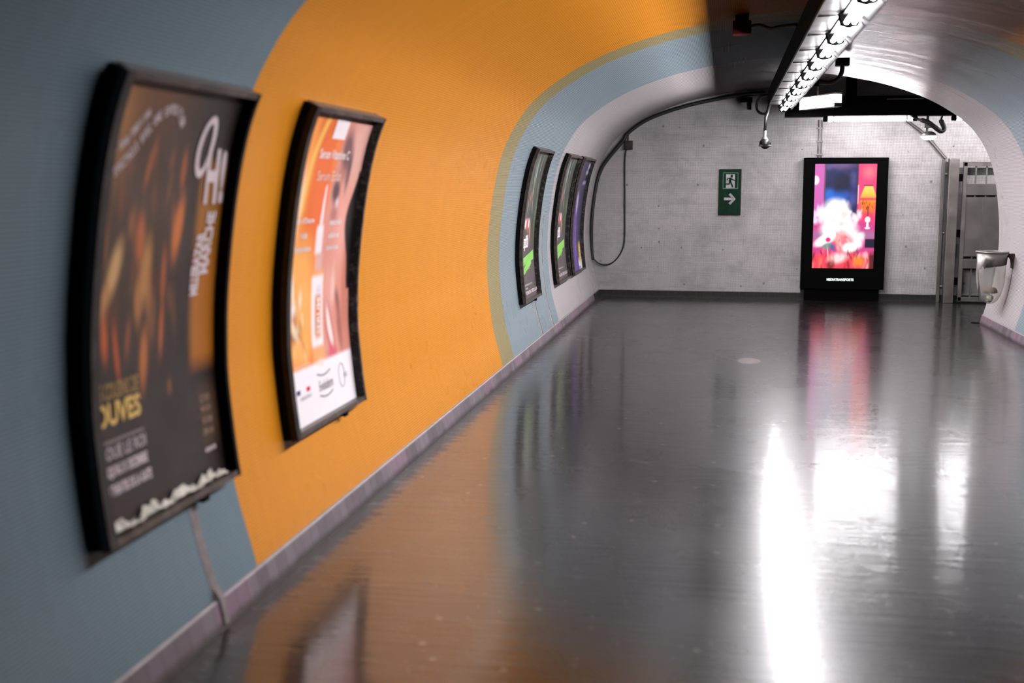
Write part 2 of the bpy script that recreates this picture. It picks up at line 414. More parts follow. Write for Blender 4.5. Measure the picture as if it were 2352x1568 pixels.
plane('ceiling', [[(XC, Y_ARCH, Z_CROSS), (X_FAR, Y_ARCH, Z_CROSS), (X_FAR, Y_END, Z_CROSS), (XC, Y_END, Z_CROSS)],
                  [(XC, Y_ARCH, 2.92), (XC, Y_END, 2.92), (XC, Y_END, Z_CROSS), (XC, Y_ARCH, Z_CROSS)]], m_crosstile, uvs=lambda p: (p[0], p[1]+p[2]))
plane('wall_far', [[(X_FAR, Y_ARCH, 0), (X_FAR, Y_END, 0), (X_FAR, Y_END, Z_CROSS), (X_FAR, Y_ARCH, Z_CROSS)]], m_crosstile, uvs=lambda p: (p[1], p[2]))
q = []
for i in range(len(HALF)-1):
    a, b = V(Y_ARCH, LEN[i], 0, 1), V(Y_ARCH, LEN[i+1], 0, 1)
    # wall around the mouth of the arch, facing the crossing passage
    if HALF[i][1] < 1.8: q.append([a, (X_FAR, Y_ARCH, a.z), (X_FAR, Y_ARCH, b.z), b])
    else: q.append([a, (max(a.x, a.x), Y_ARCH, Z_CROSS), (b.x, Y_ARCH, Z_CROSS), b])
i0 = next(i for i in range(len(HALF)) if HALF[i][1] >= 1.8); a = V(Y_ARCH, LEN[i0], 0, 1)
q.append([a, (X_FAR, Y_ARCH, a.z), (X_FAR, Y_ARCH, Z_CROSS), (a.x, Y_ARCH, Z_CROSS)])
plane('wall_return', q, m_crosstile)

def skirting(name, path, h, t, mat, n=(0, 0)):
    """path of (x,y) along the foot of the wall, thickness to the side n"""
    bm = bmesh.new(); uvl = bm.loops.layers.uv.new('UVMap'); d = 0; prev = None
    rows = []
    for (bx, by, tx, ty, nx, ny) in path:
        if prev: d += math.hypot(bx-prev[0], by-prev[1])
        prev = (bx, by)
        rows.append((d, [bm.verts.new((bx+nx*t, by+ny*t, 0)), bm.verts.new((tx+nx*t, ty+ny*t, h-.004)), bm.verts.new((tx+nx*(t-.004), ty+ny*(t-.004), h)), bm.verts.new((tx, ty, h))]))
    vv = [0, h-.004, h, h+.012]
    for (d0, A), (d1, B) in zip(rows, rows[1:]):
        for k in range(3):
            f = bm.faces.new((A[k], B[k], B[k+1], A[k+1]))
            for l, uvv in zip(f.loops, ((d0, vv[k]), (d1, vv[k]), (d1, vv[k+1]), (d0, vv[k+1]))): l[uvl].uv = uvv
    for r in (rows[0][1], rows[-1][1]): 
        e = bm.verts.new((r[3].co.x, r[3].co.y, 0)); f = bm.faces.new((r[0], r[1], r[2], r[3], e))
        for l in f.loops: l[uvl].uv = (.05, .05)
    bmesh.ops.recalc_face_normals(bm, faces=bm.faces)
    me = bpy.data.meshes.new(name); bm.to_mesh(me); bm.free(); me.materials.append(mat)
    o = bpy.data.objects.new(name, me); COL.objects.link(o); return tag(o, kind='structure')
SH = .105
w0 = HALF[0][0]; w1 = np.interp(SH, HALF[:20, 1], HALF[:20, 0])
ys = np.arange(Y_BACK, 16.01, .5)
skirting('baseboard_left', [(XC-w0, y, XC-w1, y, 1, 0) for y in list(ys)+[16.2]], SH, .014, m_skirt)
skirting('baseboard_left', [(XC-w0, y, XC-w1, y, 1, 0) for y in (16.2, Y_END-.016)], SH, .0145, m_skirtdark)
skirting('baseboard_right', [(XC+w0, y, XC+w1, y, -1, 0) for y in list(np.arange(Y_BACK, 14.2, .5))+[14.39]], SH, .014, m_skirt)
skirting('baseboard_end', [(-1.78, Y_END, -1.78, Y_END, 0, -1), (2.9, Y_END, 2.9, Y_END, 0, -1), (X_FAR, Y_END, X_FAR, Y_END, 0, -1)], .10, .016, m_skirtdark)

# ------------------------------------------------------------------ prints: a picture painted by a function + lettering, on one sheet
def text2d(body, thick=0.0, space=1.0):
    cu = bpy.data.curves.new('t', 'FONT'); cu.body = body; cu.size = 1; cu.offset = thick; cu.space_character = space; cu.resolution_u = 3
    o = bpy.data.objects.new('t', cu); COL.objects.link(o)
    dg = bpy.context.evaluated_depsgraph_get(); ev = o.evaluated_get(dg); me = ev.to_mesh()
    v = np.array([(p.co.x, p.co.y) for p in me.vertices]) if len(me.vertices) else np.zeros((0, 2))
    f = [tuple(p.vertices) for p in me.polygons]
    ev.to_mesh_clear(); bpy.data.objects.remove(o); bpy.data.curves.remove(cu)
    return v, f
def fit(body, u0, v0, u1, v1, thick=.01, rot=0, asp=1.0, shear=0.0):
    """lettering filling the box (u0,v0)-(u1,v1); rot = 90 reads upwards"""
    v, f = text2d(body, thick); v = v.copy()
    v -= v.min(0); v /= np.maximum(v.max(0), 1e-6)
    if rot == 90: v = np.c_[1-v[:, 1], v[:, 0]]
    v[:, 0] = u0 + v[:, 0]*(u1-u0) + shear*v[:, 1]; v[:, 1] = v0 + v[:, 1]*(v1-v0)
    return v, f
def along(body, path, h, asp, thick=.02):
    """letters set one by one along a path in (u,v); asp = metres per v / metres per u"""
    P = np.array(path, float); P[:, 1] *= asp; d = np.r_[0, np.cumsum(np.hypot(*np.diff(P, axis=0).T))]
    out = []; n = len(body)
    for i, ch in enumerate(body):
        if ch == ' ': continue
        t = d[-1]*(i+.5)/n; x = np.interp(t, d, P[:, 0]); y = np.interp(t, d, P[:, 1])
        x2 = np.interp(t+.01, d, P[:, 0]); y2 = np.interp(t+.01, d, P[:, 1]); a = math.atan2(y2-y, x2-x)
        v, f = text2d(ch, thick)
        if not len(v): continue
        v = (v-(v.min(0)+v.max(0))/2)*np.array([d[-1]/n/.72, h/.72])
        c, s = math.cos(a), math.sin(a); v = np.c_[x+v[:, 0]*c-v[:, 1]*s, (y+v[:, 0]*s+v[:, 1]*c)/asp]
        out.append((v, f))
    return out
def rect(u0, v0, u1, v1): return np.array([(u0, v0), (u1, v0), (u1, v1), (u0, v1)]), [(0, 1, 2, 3)]

class Paint:
    def __init__(self, u, v, base): self.u, self.v = u, v; self.c = np.ones(u.shape+(3,))*np.array(lin(*base))
    def mix(self, a, col): self.c = self.c*(1-a[..., None]) + a[..., None]*np.array(lin(*col))
    def blob(self, cu, cv, ru, rv, col, rot=0, soft=1.0, k=1.0, asp=1.49):
        a = math.radians(rot); du = self.u-cu; dv = (self.v-cv)*asp
        x = (du*math.cos(a)+dv*math.sin(a))/ru; y = (-du*math.sin(a)+dv*math.cos(a))/(rv*asp)
        r = np.sqrt(x*x+y*y); self.mix(k*np.clip((1+soft/2-r)/soft, 0, 1)**1.5, col); return self
    def rect(self, u0, v0, u1, v1, col, soft=.01, k=1.0, slant=0.0):
        u = self.u-slant*(self.v-v0)
        a = np.clip((u-u0)/soft+.5, 0, 1)*np.clip((u1-u)/soft+.5, 0, 1)*np.clip((self.v-v0)/soft+.5, 0, 1)*np.clip((v1-self.v)/soft+.5, 0, 1)
        self.mix(a*k, col); return self
    def streaks(self, n, u0, u1, v0, v1, ru, rv, cols, rot=0, k=.7, seed=1, jit=15):
        r = np.random.default_rng(seed)
        for i in range(n):
            self.blob(r.uniform(u0, u1), r.uniform(v0, v1), ru*r.uniform(.5, 1.4), rv*r.uniform(.5, 1.4), cols[r.integers(len(cols))], rot+r.uniform(-jit, jit), 1.0, k*r.uniform(.5, 1))
        return self

def sheet(name, fmap, u0, u1, nu, nv, painter, texts, mat, parent, v0=0.0, v1=1.0, lift=.0012):
    uu, vv = np.meshgrid(np.linspace(u0, u1, nu+1), np.linspace(v0, v1, nv+1), indexing='ij')
    p = painter(uu, vv); cols = list(p.c.reshape(-1, 3))
    verts = [fmap(a, b, 0) for a, b in zip(uu.ravel(), vv.ravel())]; faces = []
    for i in range(nu):
        for j in range(nv):
            k = i*(nv+1)+j; faces.append((k, k+nv+1, k+nv+2, k+1))
    for lv, ((tv, tf), col) in enumerate(texts):
        b0 = len(verts); verts += [fmap(a, b, lift*(1+lv*.04)) for a, b in tv]; faces += [tuple(b0+i for i in f) for f in tf]
        cols += [np.array(lin(*col))]*len(tv)
    me = bpy.data.meshes.new(name); me.from_pydata([tuple(v) for v in verts], [], faces)
    at = me.color_attributes.new('print', 'FLOAT_COLOR', 'POINT')
    at.data.foreach_set('color', np.c_[np.array(cols), np.ones(len(cols))].astype(np.float32).ravel())
    me.materials.append(mat); o = bpy.data.objects.new(name, me); COL.objects.link(o)
    for pl in me.polygons[:nu*nv]: pl.use_smooth = True
    if parent is not None: o.parent = parent; o.matrix_parent_inverse = Matrix.Translation(-parent_loc(parent))
    return o

# ------------------------------------------------------------------ poster frames on the left wall
S0, S1 = .495, 1.995; DEPTH = .072
def bar_s(mb, y0, y1, s0, s1, o0, o1, n=24, mi=0, side_mi=None):
    """bar running up the curved wall"""
    R = []
    for i in range(n+1):
        s = s0+(s1-s0)*i/n
        R.append([mb.bm.verts.new(V(y, s, o)) for y, o in ((y0, o0), (y0, o1), (y1, o1), (y1, o0))])
    for i in range(n):
        for k in range(4):
            f = mb.bm.faces.new((R[i][k], R[i][(k+1)%4], R[i+1][(k+1)%4], R[i+1][k])); f.material_index = (side_mi if (side_mi is not None and k in (0, 2)) else mi)
    mb.bm.faces.new(R[0][::-1]).material_index = mi; mb.bm.faces.new(R[-1]).material_index = mi
    return mb
def poster(name, label, y0, y1, painter, texts, ya, yb, front, farside, hook=True, torn=False):
    c = V((y0+y1)/2, S0, 0)
    root = empty(name, c, label, 'advertising poster', 'framed posters along the left wall')
    w = .046
    mb = MB()
    bar_s(mb, y0+.006, y0+w, S0+.005, S1-.005, .002, .042, mi=1)  # black inset bar: the shadow gap behind the frame, put in as colour
    bar_s(mb, y0, y0+w, S0, S1, .042, DEPTH, mi=0)
    bar_s(mb, y1-w*.5, y1, S0, S1, .002, DEPTH-.004, mi=2, side_mi=2)
    bar_s(mb, y0+w, y1-w*.5, S0, S0+.024, .002, DEPTH-.006, n=2, mi=3)
    bar_s(mb, y0+w, y1-w*.5, S1-.024, S1, .002, DEPTH-.006, n=2, mi=3)
    mb.build('frame', [front, m_frameside, farside, m_frame], root, weld=False)
    lab = lambda a, b, o: V(ya+a*(yb-ya), .50+b*1.49, .022+o)
    tofr = lambda y: (y-ya)/(yb-ya)
    sheet('printed_sheet', lab, tofr(y0+w), tofr(y1-w*.5), 96, 140, painter, texts, m_print, root, v0=(S0+.024-.5)/1.49, v1=(S1-.024-.5)/1.49)
    if torn:
        mb = MB(); r = np.random.default_rng(5); n = 44; prev = None
        for i in range(n+1):
            y = y0+w+.02+(y1-y0-w*1.5-.06)*i/n
            h = .034+.012*math.sin(i*.55)+.007*math.sin(i*1.7)+r.uniform(-.004, .004); b = S0+.024
            row = [mb.bm.verts.new(V(y, b+h*k/3-.002, .026+.012*r.uniform(0, 1)*(k > 0)+.014*(k == 1))) for k in range(4)]
            if prev:
                for k in range(3): mb.bm.faces.new((prev[k], row[k], row[k+1], prev[k+1]))
            prev = row
        tag(mb.build('torn_paper', m_paper, root), 'crumpled white paper torn along the bottom edge')
    if hook:
        yy = y0+(y1-y0)*.72; p = V(yy, S0-.012, .03)
        MB().box(p.x-.02, p.x+.02, yy-.025, yy+.025, p.z-.014, p.z+.012).build('latch', m_matblack, root)
    return root
m_worn = None
def worn_mat():
    m, nt, b = new_mat('worn_inner_side')
    tc = N(nt, 'ShaderNodeTexCoord'); nz = noise(nt, tc.outputs['Object'], 22, 6, .75)
    nt.links.new(mixc(nt, maprange(nt, nz, .5, .72, 0, 1), (.010, .009, .009), (.19, .15, .13)), b.inputs['Base Color'])
    b.inputs['Roughness'].default_value = .8
    return m
m_worn = worn_mat()

def paint_show(u, v):
    p = Paint(u, v, (33, 26, 27))
    p.blob(.34, .70, .34, .30, (72, 50, 34), 0, 1.2, .9)
    p.blob(.06, .93, .16, .17, (205, 140, 70), 0, 1.3, .95)
    p.blob(.30, .96, .22, .10, (120, 76, 42), 0, 1.4, .7)
    p.streaks(26, .12, .62, .40, .84, .018, .055, [(150, 84, 42), (120, 78, 46), (90, 56, 38), (165, 100, 50), (60, 42, 36)], 6, .75, 3)
    for a in ((.355, .80, .016, .055, (168, 92, 42), -12), (.60, .79, .018, .05, (170, 88, 44), 4), (.61, .655, .034, .075, (214, 118, 50), -8), (.35, .635, .03, .06, (190, 100, 46), 4),
              (.40, .56, .038, .08, (196, 140, 80), -5), (.435, .50, .02, .07, (176, 116, 62), 8), (.36, .50, .025, .06, (180, 118, 64), 4), (.195, .575, .035, .065, (224, 174, 116), -18), (.13, .50, .03, .05, (200, 140, 84), -20),
              (.53, .545, .018, .07, (176, 92, 48), 2), (.15, .43, .02, .055, (206, 98, 44), 6), (.225, .395, .014, .07, (196, 90, 42), 10), (.30, .42, .014, .05, (150, 80, 42), -8),
              (.53, .42, .016, .065, (186, 96, 44), -4), (.405, .365, .028, .075, (190, 112, 54), -6), (.585, .28, .014, .022, (130, 82, 40), 0), (.46, .45, .03, .06, (120, 76, 44), 0)):
        p.blob(a[0], a[1], a[2], a[3], a[4], a[5], .9, .92)
    p.rect(.755, .31, .97, .80, (176, 106, 24), .05, .95)
    p.rect(.80, .60, .97, .80, (120, 88, 26), .12, .6)
    p.rect(.80, .10, .97, .25, (84, 62, 42), .05, .6)
    return p
W_ = (222, 205, 208); G_ = (232, 190, 108)
tx = []
A1 = 1.49/1.0
for s_, path, h in (('UNE GRANDE COMEDIE DANS', [(.10, .825), (.17, .845), (.23, .885), (.285, .917)], .026),
                    ('LE SPECTACLE AVEC UNE EXPOSITION', [(.08, .765), (.14, .785), (.20, .815), (.276, .862), (.34, .905), (.41, .927), (.47, .925), (.525, .893)], .032)):
    for t in along(s_, path, h, A1, .035): tx.append((t, W_))
def oval(cu, cv, ru, rv, w, n=28, rot=0.0):
    a = np.linspace(0, 2*PI, n, endpoint=False); c, s = np.cos(a), np.sin(a)
    o = np.c_[cu+ru*c+rot*rv*s, cv+rv*s]; i = np.c_[cu+(ru-w)*c+rot*(rv-w*.7)*s, cv+(rv-w*.7)*s]
    return np.vstack([o, i]), [(k, (k+1) % n, n+(k+1) % n, n+k) for k in range(n)]
def stroke(pts, w):
    P = np.array(pts, float); n = len(P); out = []
    for i in range(n):
        d = P[min(i+1, n-1)]-P[max(i-1, 0)]; d /= np.linalg.norm(d)+1e-9
        out += [P[i]+np.array([-d[1], d[0]])*w/2, P[i]-np.array([-d[1], d[0]])*w/2]
    return np.array(out), [(2*i, 2*i+1, 2*i+3, 2*i+2) for i in range(n-1)]
tx += [(oval(.735, .848, .062, .076, .028, rot=.25), W_), (fit('H', .785, .708, .885, .845, .035, shear=-.02), W_), (fit('!', .905, .708, .945, .842, .04, shear=-.02), W_)]
tx += [(fit('MARCHE', .80, .535, .875, .690, .04, rot=90, shear=.03), W_), (fit('BAZAR', .735, .545, .800, .640, .05, rot=90, shear=.03), W_), (fit('MILLE', .735, .485, .80, .545, .05, rot=90), W_)]
tx += [(fit('LES COUSINS DE', .075, .297, .355, .335, .03), (160, 130, 82)), (fit('JOUVES', .045, .226, .366, .292, .035), G_), (rect(.07, .205, .37, .211), (140, 126, 126)),
       (fit('ROUE LE ROI', .09, .170, .375, .198, .02), (196, 180, 186)), (fit("JUSQU'AU 31 DECEMBRE", .08, .126, .372, .158, .04), W_), (fit('AU THEATRE DE LA GAITE', .08, .093, .385, .117, .04), W_)]
for k, s_ in enumerate(('OCT NOV', 'MAR JEU', 'VEN SAM', 'DIM 16H')): tx.append((fit(s_, .80, .212-k*.028, .885, .230-k*.028, .02), (150, 122, 104)))
tx.append((fit('RESERVER', .80, .086, .89, .097, .03), W_))
poster('poster', 'big dark brown theatre poster reading OH! on the blue tiles, nearest the camera', 3.19, 4.18, paint_show, tx, 3.2, 4.2, m_framedark, m_frameside, torn=True)

def paint_serum(u, v):
    p = Paint(u, v, (246, 130, 62))
    p.rect(0, .60, .50, 1.0, (240, 112, 44), .03)
    p.blob(.12, .80, .16, .26, (255, 160, 70), 0, .5, .9)
    for a in ((.325, .97, .245, .835), (.245, .835, .20, .68)):
        for t in np.linspace(0, 1, 14): p.blob(a[0]+(a[2]-a[0])*t, a[1]+(a[3]-a[1])*t, .022, .02, (255, 198, 92), 0, 1, .8)
    p.blob(.17, .70, .035, .11, (255, 220, 180), -4, 1.1, .85)
    p.blob(.14, .60, .03, .06, (255, 228, 200), 0, 1.1, .7)
    p.blob(.235, .385, .22, .22, (255, 182, 92), 0, .6, .95)
    p.blob(.30, .335, .13, .15, (250, 164, 74), 0, .25, .6); p.blob(.30, .335, .115, .135, (255, 186, 100), 0, .3, .8)
    p.blob(.17, .44, .02, .06, (255, 240, 226), 12, 1, .9); p.blob(.185, .365, .035, .035, (255, 245, 235), 0, 1, .95); p.blob(.27, .40, .018, .03, (255, 236, 215), 0, 1, .9)
    p.blob(.19, .295, .05, .025, (140, 70, 40), 15, 1, .9); p.blob(.25, .305, .03, .03, (170, 92, 52), -20, 1, .8); p.blob(.20, .335, .04, .03, (206, 110, 50), 10, 1, .8)
    p.streaks(16, .14, .33, .22, .34, .012, .03, [(255, 206, 140), (214, 120, 56), (255, 236, 200)], 20, .7, 9)
    # face on the right-hand half
    a = np.clip((u-(.47+.10*np.clip((v-.62)/.3, 0, 1)))/.05, 0, 1); p.mix(a, (228, 152, 134))
    p.blob(.87, .88, .18, .16, (238, 184, 170), 0, 1, .9); p.blob(.76, .60, .10, .12, (244, 176, 160), 0, 1.2, .8)
    p.blob(.685, .86, .075, .085, (84, 60, 72), 20, .8, .85); p.blob(.755, .80, .03, .07, (70, 54, 70), -4, .9, .8)
    p.blob(.62, .735, .055, .042, (60, 50, 62), 0, .8, .92); p.blob(.655, .695, .022, .018, (232, 214, 224), 0, .9, .9); p.blob(.63, .66, .05, .03, (150, 92, 92), 0, 1, .6)
    p.blob(.66, .79, .07, .03, (190, 120, 104), 0, 1, .6)
    p.blob(.63, .42, .05, .08, (236, 168, 150), 0, 1, .9); p.blob(.70, .40, .035, .09, (248, 200, 186), 0, 1, .9)
    p.blob(.765, .365, .03, .045, (120, 70, 66), 18, 1, .85); p.blob(.72, .33, .06, .05, (226, 146, 132), 0, 1, .7)
    p.blob(.66, .27, .05, .11, (200, 96, 104), 18, .5, .9); p.blob(.655, .285, .028, .085, (255, 232, 224), 20, .5, .95); p.blob(.67, .19, .06, .04, (224, 92, 110), 20, .8, .9)
    p.blob(.80, .27, .04, .09, (150, 84, 74), 6, 1, .75); p.blob(.86, .38, .04, .2, (206, 122, 100), 0, 1, .7)
    # dark hair that runs down the far edge
    p.mix(np.clip((u-(.93-.13*np.exp(-((v-.63)/.12)**2)-.04*np.exp(-((v-.42)/.1)**2)))/.02, 0, 1)*(v < .80)*(v > .40), (30, 24, 26))
    # dropper and bottle
    for t in np.linspace(0, 1, 26): p.blob(.485-.012*t, .745-.12*t, .010+.010*t, .012, (246, 232, 236), 0, .6, .95)
    p.rect(.425, .535, .512, .625, (250, 236, 240), .012); p.rect(.44, .48, .53, .535, (226, 190, 180), .02, .8)
    p.rect(.415, .17, .565, .48, (255, 178, 112), .02, .9); p.rect(.412, .237, .56, .465, (250, 238, 240), .012)
    p.rect(.462, .265, .535, .402, (246, 140, 66), .02)
    for k in range(3): p.rect(.475, .425-k*.012, .54, .43-k*.012, (200, 196, 214), .006, .8)
    p.rect(-.2, -.1, 1.2, .186, (252, 246, 250), .006)
    p.blob(.50, .182, .05, .012, (255, 226, 214), 0, .6, .9)
    return p
WH = (255, 240, 238)
t2 = [(rect(.418, .903, .592, .974), (252, 240, 242)), (fit('BIOVIT', .445, .928, .57, .945, .03), (236, 140, 120)),
      (fit('Serum Vitamine C', .315, .838, .712, .868, .02), WH), (fit('Serum Eclat', .335, .768, .648, .800, .0), (255, 214, 204)),
      (fit("Fleur d'Orange", .13, .632, .372, .655, .02), WH), (fit('+ Acide', .215, .590, .30, .611, .02), WH), (fit('Hyaluronique', .155, .545, .358, .568, .02), WH),
      (fit('naturelle', .585, .625, .75, .645, .02), WH), (fit('eclaire et', .585, .582, .735, .602, .02), WH), (fit('hydrate la peau', .57, .538, .735, .560, .02), WH),
      (fit('SERUM', .478, .275, .525, .392, .03, rot=90), (255, 236, 228)),
      (rect(.165, .112, .205, .126), (40, 30, 110)), (rect(.285, .112, .328, .126), (226, 30, 80)), (fit('FABRIQUE EN FRANCE', .20, .090, .335, .102, .0), (150, 140, 160)),
      (fit('Evoluderm', .445, .092, .63, .125, .0), (150, 140, 156)), (stroke([(.43+.02*i, .150-.010*math.sin(i*.35)) for i in range(10)], .005), (140, 124, 150)), (stroke([(.44+.02*i, .080-.010*math.sin(i*.35)) for i in range(10)], .005), (140, 124, 150)),
      (oval(.765, .112, .045, .042, .006), (200, 194, 206)), (fit('PARIS', .79, .10, .84, .116, .0), (150, 140, 156)), (fit('exemple photo illustration', .165, .192, .36, .201, .0), (255, 232, 214))]
poster('poster', 'orange face serum poster with a close-up of a face, framed on the orange tiles', 4.79, 5.81, paint_serum, t2, 4.8, 5.85, m_framebrown, m_worn)

def paint_show3(u, v):
    p = Paint(u, v, (92, 84, 84))
    p.rect(-.2, .42, 1.3, 1.2, (66, 74, 66), .15, .9)
    p.streaks(70, .05, .95, .60, .97, .02, .07, [(176, 196, 178), (96, 128, 96), (60, 84, 66), (214, 222, 208), (48, 52, 50), (122, 120, 110)], 10, .8, 12, 12)
    p.streaks(14, .10, .55, .46, .62, .02, .05, [(210, 200, 200), (120, 110, 110), (60, 60, 58)], 4, .8, 4, 10)
    p.rect(.70, .45, 1.2, .95, (78, 76, 72), .2, .75)
    p.blob(.78, .52, .03, .14, (96, 130, 72), 8, 1, .8)
    p.blob(.45, .68, .025, .05, (206, 84, 84), 8, .9, .9)
    p.blob(.20, .45, .045, .07, (206, 150, 112), -5, .8, .9); p.blob(.56, .45, .04, .07, (196, 140, 106), 8, .8, .9)
    p.rect(.22, .475, .52, .53, (228, 220, 222), .02); p.rect(.36, .455, .44, .53, (204, 70, 80), .02)
    return p
GR = (142, 208, 98); PW = (240, 232, 234)
def leaf_texts():
    t = [(rect(.20, .345, .50, .405), PW), (rect(.36, .39, .48, .425), (226, 214, 220)), (rect(.20, .39, .235, .425), PW), (rect(.30, .325, .335, .345), PW),
         ((np.array([(.14, .270), (.80, .320), (.80, .255), (.14, .225)]), [(3, 2, 1, 0)][:1]), GR), ((np.array([(.14, .196), (.66, .278), (.66, .228), (.17, .160)]), [(3, 2, 1, 0)]), GR),
         (fit('SE LIVRE', .24, .358, .47, .392, .0), (96, 88, 90)), (fit('EN VILLE ET SUR LA ROUTE', .17, .248, .74, .285, .0, shear=.0), (176, 226, 140)), (fit('TOUT L ETE', .22, .198, .60, .236, .0), (176, 226, 140)),
         (fit('RENDEZ VOUS DU 12 AU 19', .17, .096, .62, .107, .03), (226, 216, 218)), (fit('A PARIS', .18, .075, .36, .084, .03), (226, 216, 218)), (fit('FORUM DES LILAS', .22, .038, .90, .062, .03), (232, 214, 222))]
    return t
poster('poster', 'dark poster with two bright green bars on the pale blue tiles', 10.81, 11.81, paint_show3, leaf_texts(), 10.87, 11.95, m_frame, m_worn)
poster('poster', 'dark poster with bright green bars on the white tiles, touching the purple one', 13.08, 14.17, paint_show3, leaf_texts(), 13.08, 14.30, m_frame, m_worn, hook=False)
def paint_purple(u, v):
    p = Paint(u, v, (70, 62, 92))
    p.rect(-.2, -.1, .62, .66, (112, 84, 168), .08, .9)
    p.streaks(20, .1, 1.1, .1, .95, .04, .08, [(60, 54, 84), (96, 80, 140), (50, 46, 70)], 8, .6, 21)
    p.blob(.50, .60, .07, .10, (196, 180, 214), 14, .6, .9)
    p.rect(.85, .90, 1.3, .95, (214, 202, 220), .02); p.rect(.80, .85, 1.2, .885, (196, 184, 204), .02); p.rect(.90, .80, 1.2, .84, (34, 32, 44), .02); p.rect(.70, .76, 1.2, .79, (160, 150, 176), .02)
    p.rect(1.03, .1, 1.2, .75, (150, 146, 160), .06, .8)
    p.rect(.70, -.1, 1.3, .10, (240, 234, 238), .04); p.rect(.78, .08, .95, .24, (232, 190, 60), .05)
    return p
t5 = [(fit('PARIS', .60, .015, .85, .04, .03), (130, 96, 170)), (fit('NUIT', .84, .105, .93, .21, .03, rot=90), (250, 236, 190)), (fit('CARNAVAL', .50, .14, .60, .40, .03, rot=90), (150, 118, 200))]
poster('poster', 'purple poster with a yellow patch, farthest poster along the left wall', 14.48, 15.66, paint_purple, t5, 14.5, 15.65, m_frame, m_worn, hook=False)

# mortar-filled chases for the frames' cables
def chase(name, label, y, s0, s1, w, mat, over=False):
    mb = MB(); n = 10; R = []
    for i in range(n+1):
        s = s0+(s1-s0)*i/n; o = .022 if (over and s < SH+.02) else .006
        yy = y+.003*math.sin(i*.8)
        R.append([mb.bm.verts.new(V(yy-w/2, s, .001)), mb.bm.verts.new(V(yy-w/3, s, o)), mb.bm.verts.new(V(yy+w/3, s, o)), mb.bm.verts.new(V(yy+w/2, s, .001))])
    for i in range(n):
        for k in range(3): mb.bm.faces.new((R[i][k], R[i+1][k], R[i+1][k+1], R[i][k+1])).material_index = (1 if k == 1 else 0)
    mb.bm.faces.new(R[0]); mb.bm.faces.new(R[-1][::-1])
    return tag(mb.build(name, mat if isinstance(mat, list) else [mat, mat]), label, 'cable cover', 'mortar cable strips on the left wall')
chase('cable_cover_strip', 'pale mortar cable strip running from under the theatre poster to the floor', 3.87, .012, .492, .058, [m_mortar, m_beige2], True)
chase('cable_cover_strip', 'brown mortar strip below the green-bar poster on pale blue tiles', 11.66, .106, .492, .06, [m_mortar, m_beige])
chase('cable_cover_strip', 'taller brown mortar strip right of the green-bar poster on pale blue tiles', 12.42, .03, 1.30, .055, [m_mortar, m_beige], True)

# ------------------------------------------------------------------ the long strip light
Z0 = EYE
ZT = Z0+.955; XT = .70
Y_L0, PITCH_T, NT = 3.74, .92, 13
Y_L1 = Y_L0+PITCH_T*NT
SL = empty('strip_light', (.66, (Y_L0+Y_L1)/2, 2.52), 'long row of lit fluorescent tubes hung under the vault along the tunnel', 'ceiling light')
mb = MB(); mb.box(.50, .66, Y_L0, Y_L1+.05, Z0+1.035, Z0+1.20); mb.box(.655, .745, Y_L0, Y_L1+.05, Z0+1.0, Z0+1.06)
mb.build('housing', m_matblack, SL)
MB().box(.512, .66, Y_L0, Y_L1+.04, Z0+1.020, Z0+1.036).build('left_canopy', m_matblack, SL)
MB().prism([(.804, Y_L0, Z0+.952), (.74, Y_L0, Z0+1.014), (.74, Y_L0, Z0+1.022), (.810, Y_L0, Z0+.956)], (0, Y_L1+.04-Y_L0, 0)).build('right_canopy', m_matblack, SL)
def wing(x0, z0, x1, z1, t, ya, yb):
    return MB().prism([(x0, ya, z0), (x1, ya, z1), (x1, ya, z1+t), (x0, ya, z0+t)], (0, yb-ya, 0))
MB().prism([(.510, Y_L0, Z0+1.003), (.515, Y_L0, Z0+1.003), (.515, Y_L0, Z0+1.03), (.510, Y_L0, Z0+1.03)], (0, Y_L1+.03-Y_L0, 0)).build('shadow_lip', m_black, SL)  # lip added to set where the shadow on the left vault begins
for i in range(NT):
    y0 = Y_L0+i*PITCH_T
    mb = MB()
    for dx in (-.022, .022): mb.tube([(XT+dx, y0+.04, ZT), (XT+dx, y0+PITCH_T-.04, ZT)], .0135, 12)
    mb.build('fluorescent_tube', m_tube, SL)
    wing(.519, Z0+1.010, .650, Z0+1.015, .006, y0+.13, y0+PITCH_T-.13).build('reflector', m_refl, SL)  # panels stop short at the holders; the gaps stand for their shadow stripes
    wing(.798, Z0+.952, .744, Z0+1.004, .004, y0+.12, y0+PITCH_T-.12).build('reflector', m_refl, SL)
for i in range(NT+1):
    y0 = Y_L0+i*PITCH_T
    mb = MB(); mb.prism([(.632, y0-.045, Z0+1.011), (.650, y0-.045, ZT-.012), (XT, y0-.045, ZT-.026), (.75, y0-.045, ZT-.012), (.764, y0-.045, Z0+.99), (.74, y0-.045, Z0+1.01)], (0, .09, 0))
    mb.build('lamp_holder', m_holder, SL)
for y in (4.1, 7.6, 11.1, 14.6):
    MB().box(.56, .60, y-.02, y+.02, Z0+1.19, 2.921).build('hanger', m_matblack, SL)

